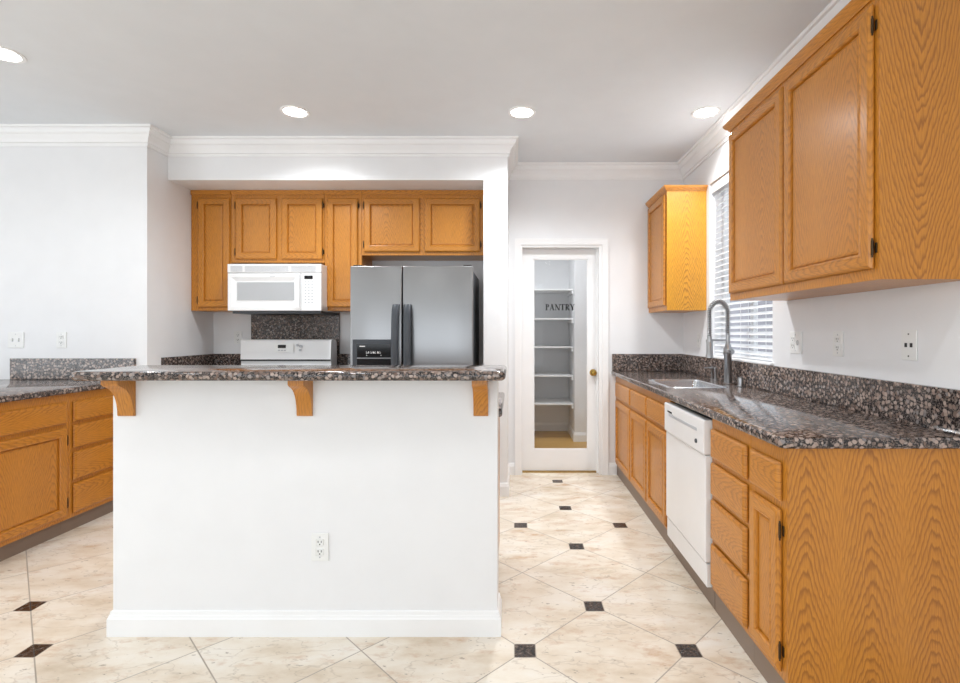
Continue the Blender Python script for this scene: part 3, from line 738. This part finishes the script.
# ------------------------------------------------------------------ island
IX0, IX1, IY = -1.682, -.069, 2.118
t = thing('kitchen_island', 'white kitchen island with baseboard and three oak brackets under a granite bar', 'kitchen island', (-.875, 2.5, 0))
obj('panel_wall', boxes((IX0, IX1, IY, 2.262, 0, 1.081), bev=.002), M['wall'], t)
BI = [(0, 0), (.015, 0), (.015, .072), (.012, .078), (.010, .086), (.008, .088), (.006, .101), (0, .104)]
obj('baseboard', sweep(B(), [(IX1, 2.262), (IX1, IY), (IX0, IY), (IX0, 2.262)], [(-o, z) for o, z in BI][::-1] if False else BI), M['trim'], t)
ib = obj('cabinet_body', boxes((IX0+.02, IX1-.012, 2.263, 2.84, .1, .886)), M['oakv'], t)
obj('toe_kick', boxes((IX0+.03, IX1-.03, 2.263, 2.78, 0, .1)), M['toe'], t)
def ydoor(a, b, z0, z1, kind):
    f2 = lambda tt, z, d_: (tt, 2.84+d_, z)
    obj(kind, panel(f2, a, b, z0, z1, DOOR if kind == 'door' else DRAW), [M['oakv'] if kind == 'door' else M['oakh'], M['oakh']], t)
for k in range(4):
    a = IX0+.04+k*.385; ydoor(a, a+.365, .127, .675, 'door'); ydoor(a, a+.365, .702, .832, 'drawer_front')
def corbel(x0, x1):
    pts = [(IY-.0005, 1.081), (IY-.0005, .919), (IY-.010, .919), (IY-.014, .923), (IY-.015, .945), (IY-.018, .965), (IY-.023, .985), (IY-.030, 1.002),
           (IY-.040, 1.018), (IY-.053, 1.032), (IY-.068, 1.042), (IY-.084, 1.049), (IY-.092, 1.053), (IY-.098, 1.060), (IY-.098, 1.081)]
    bm = B(); prism(bm, pts, lambda p, q, a: (a, p, q), x0, x1)
    obj('bracket', bm, M['oakv'], t, smooth=30, label='oak bracket under the bar')
for a, b in ((-1.653, -1.586), (-.906, -.843), (-.169, -.108)): corbel(a, b)
tag(obj('bar_countertop', slab(rpoly([(-1.718, 1.942), (-.033, 1.942), (-.033, 2.34), (-1.718, 2.34)], [.03]*4), 1.0815, 1.117), M['granite'], None, (-.87, 2.1, 1.0815), smooth=40), 'raised granite bar top on the white island', 'countertop')
tag(obj('countertop', slab([(-1.70, 2.2635), (-.053, 2.2635), (-.053, 2.90), (-1.70, 2.90)], CZ0, CZ1), M['granite'], None, (-.87, 2.6, CZ0), smooth=40), 'lower granite countertop on the far side of the island', 'countertop')

# ------------------------------------------------------------------ left run
LX = -2.79
t = thing('drawer_base_cabinet', 'oak base cabinet with four stacked drawers at the left, beside the island', 'cabinet', (-3.1, 3.4, 0))
carcass(t, 'x+', LX, .62, 3.165, 3.684, .1, .886); toe(t, -3.40, LX-.05, 3.165, 3.684)
for a, b in ((.702, .832), (.535, .68), (.335, .513), (.127, .313)): drawer(t, 'x+', LX, 3.188, 3.65, a, b)
t = thing('base_cabinet', 'oak base cabinet with wide drawer and door at the left edge of the photo', 'cabinet', (-3.1, 2.8, 0))
carcass(t, 'x+', LX, .62, 2.50, 3.164, .1, .886); toe(t, -3.40, LX-.05, 2.50, 3.164)
drawer(t, 'x+', LX, 2.53, 3.140, .700, .835); door(t, 'x+', LX, 2.53, 3.140, .127, .675, 1, (.08, .08))
tag(obj('countertop', slab([(-4.2, 2.48), (-2.757, 2.48), (-2.757, 3.685), (-4.2, 3.685)], CZ0, CZ1), M['granite'], None, (-3.4, 3.1, CZ0), smooth=40), 'granite countertop on the left cabinets against the wall', 'countertop')
t = thing('base_cabinet', 'plain oak cabinet back under the left counter', 'cabinet', (-3.8, 3.1, 0))
obj('body', boxes((-4.15, -3.412, 2.50, 3.684, 0, .886)), M['oakv'], t)
tag(obj(BSL, boxes((-3.66, -2.757, 3.665, 3.685, CZ1+.0005, 1.078), bev=.001), M['granite_bs'], None, (-3.2, 3.67, CZ1)), 'low granite backsplash on the left wall under the light switch', BSL)

# ------------------------------------------------------------------ wall plates
def plate(name, label, cat, face, plane, tc, zc, w_, kind, h_=.116):
    fn = fmap(face, plane)
    t = thing(name, label, cat, fn(tc, zc, 0))
    def pb(t0, t1, z0, z1, d0, d1, bev=0):
        a, b = fn(t0, z0, d0), fn(t1, z1, d1); bm = B()
        box(bm, min(a[0], b[0]), max(a[0], b[0]), min(a[1], b[1]), max(a[1], b[1]), min(a[2], b[2]), max(a[2], b[2]), bev=bev); return bm
    obj('plate', pb(tc-w_/2, tc+w_/2, zc-h_/2, zc+h_/2, .0006, .006, .002), M['whitep'], t)
    gangs = [tc] if w_ < .1 else [tc-.023, tc+.023]
    kinds = kind if isinstance(kind, list) else [kind]*len(gangs)
    for g, kd in zip(gangs, kinds):
        if kd == 'outlet':
            for dz in (-.02, .02):
                s = obj('socket', pb(g-.016, g+.016, zc+dz-.014, zc+dz+.014, .006, .008, .003), M['whitep'], t)
                for dt in (-.0065, .0065): obj('slot', pb(g+dt-.0015, g+dt+.0015, zc+dz-.001, zc+dz+.008, .0075, .0085), M['slot'], s)
                obj('slot', pb(g-.0025, g+.0025, zc+dz-.010, zc+dz-.005, .0075, .0085), M['slot'], s)
        elif kd == 'switch':
            obj('toggle', pb(g-.004, g+.004, zc-.008, zc+.010, .006, .016, .001), M['whitep'], t)
            obj('toggle_slot', pb(g-.006, g+.006, zc-.013, zc+.013, .0058, .0066), M['vent'], t)
        elif kd == 'jack':
            for dt in (-.013, .013): obj('jack', pb(g+dt-.006, g+dt+.006, zc-.008, zc+.008, .0058, .0072), M['slot'], t)
    for dz in (-.042, .042):
        a = fn(tc, zc+dz, .006); b = fn(tc, zc+dz, .0075)
        obj('screw', cyl(B(), a, b, .003, 10), M['slot'] if kind == 'jack' else M['vent'], t)
plate('light_switch', 'double white switch plate on the left wall above the backsplash', 'light switch', 'y-', 3.686, -3.632, 1.212, .116, 'switch')
plate('electrical_outlet', 'white outlet on the left wall beside the double switch plate', 'outlet', 'y-', 3.686, -3.30, 1.212, .072, 'outlet')
plate('electrical_outlet', 'white outlet on the alcove back wall left of the range', 'outlet', 'y-', 4.5, -2.457, 1.22, .072, 'outlet')
plate('electrical_outlet', 'white outlet low on the front of the white island', 'outlet', 'y-', IY, -.812, .370, .072, 'outlet')
plate('electrical_outlet', 'double white plate with outlets on the right wall next to the window', 'outlet', 'x-', 1.51, 2.70, 1.213, .116, ['switch', 'outlet'])
plate('electrical_outlet', 'white outlet on the right wall between double plate and phone plate', 'outlet', 'x-', 1.51, 2.347, 1.215, .074, 'outlet')
plate('phone_jack_plate', 'white wall plate with two dark jacks, nearest on the right wall', 'wall plate', 'x-', 1.51, 1.925, 1.22, .074, 'jack')
plate('light_switch', 'small white switch plate on the right wall left of the window, behind the faucet', 'light switch', 'x-', 1.51, 4.12, 1.20, .072, 'switch')
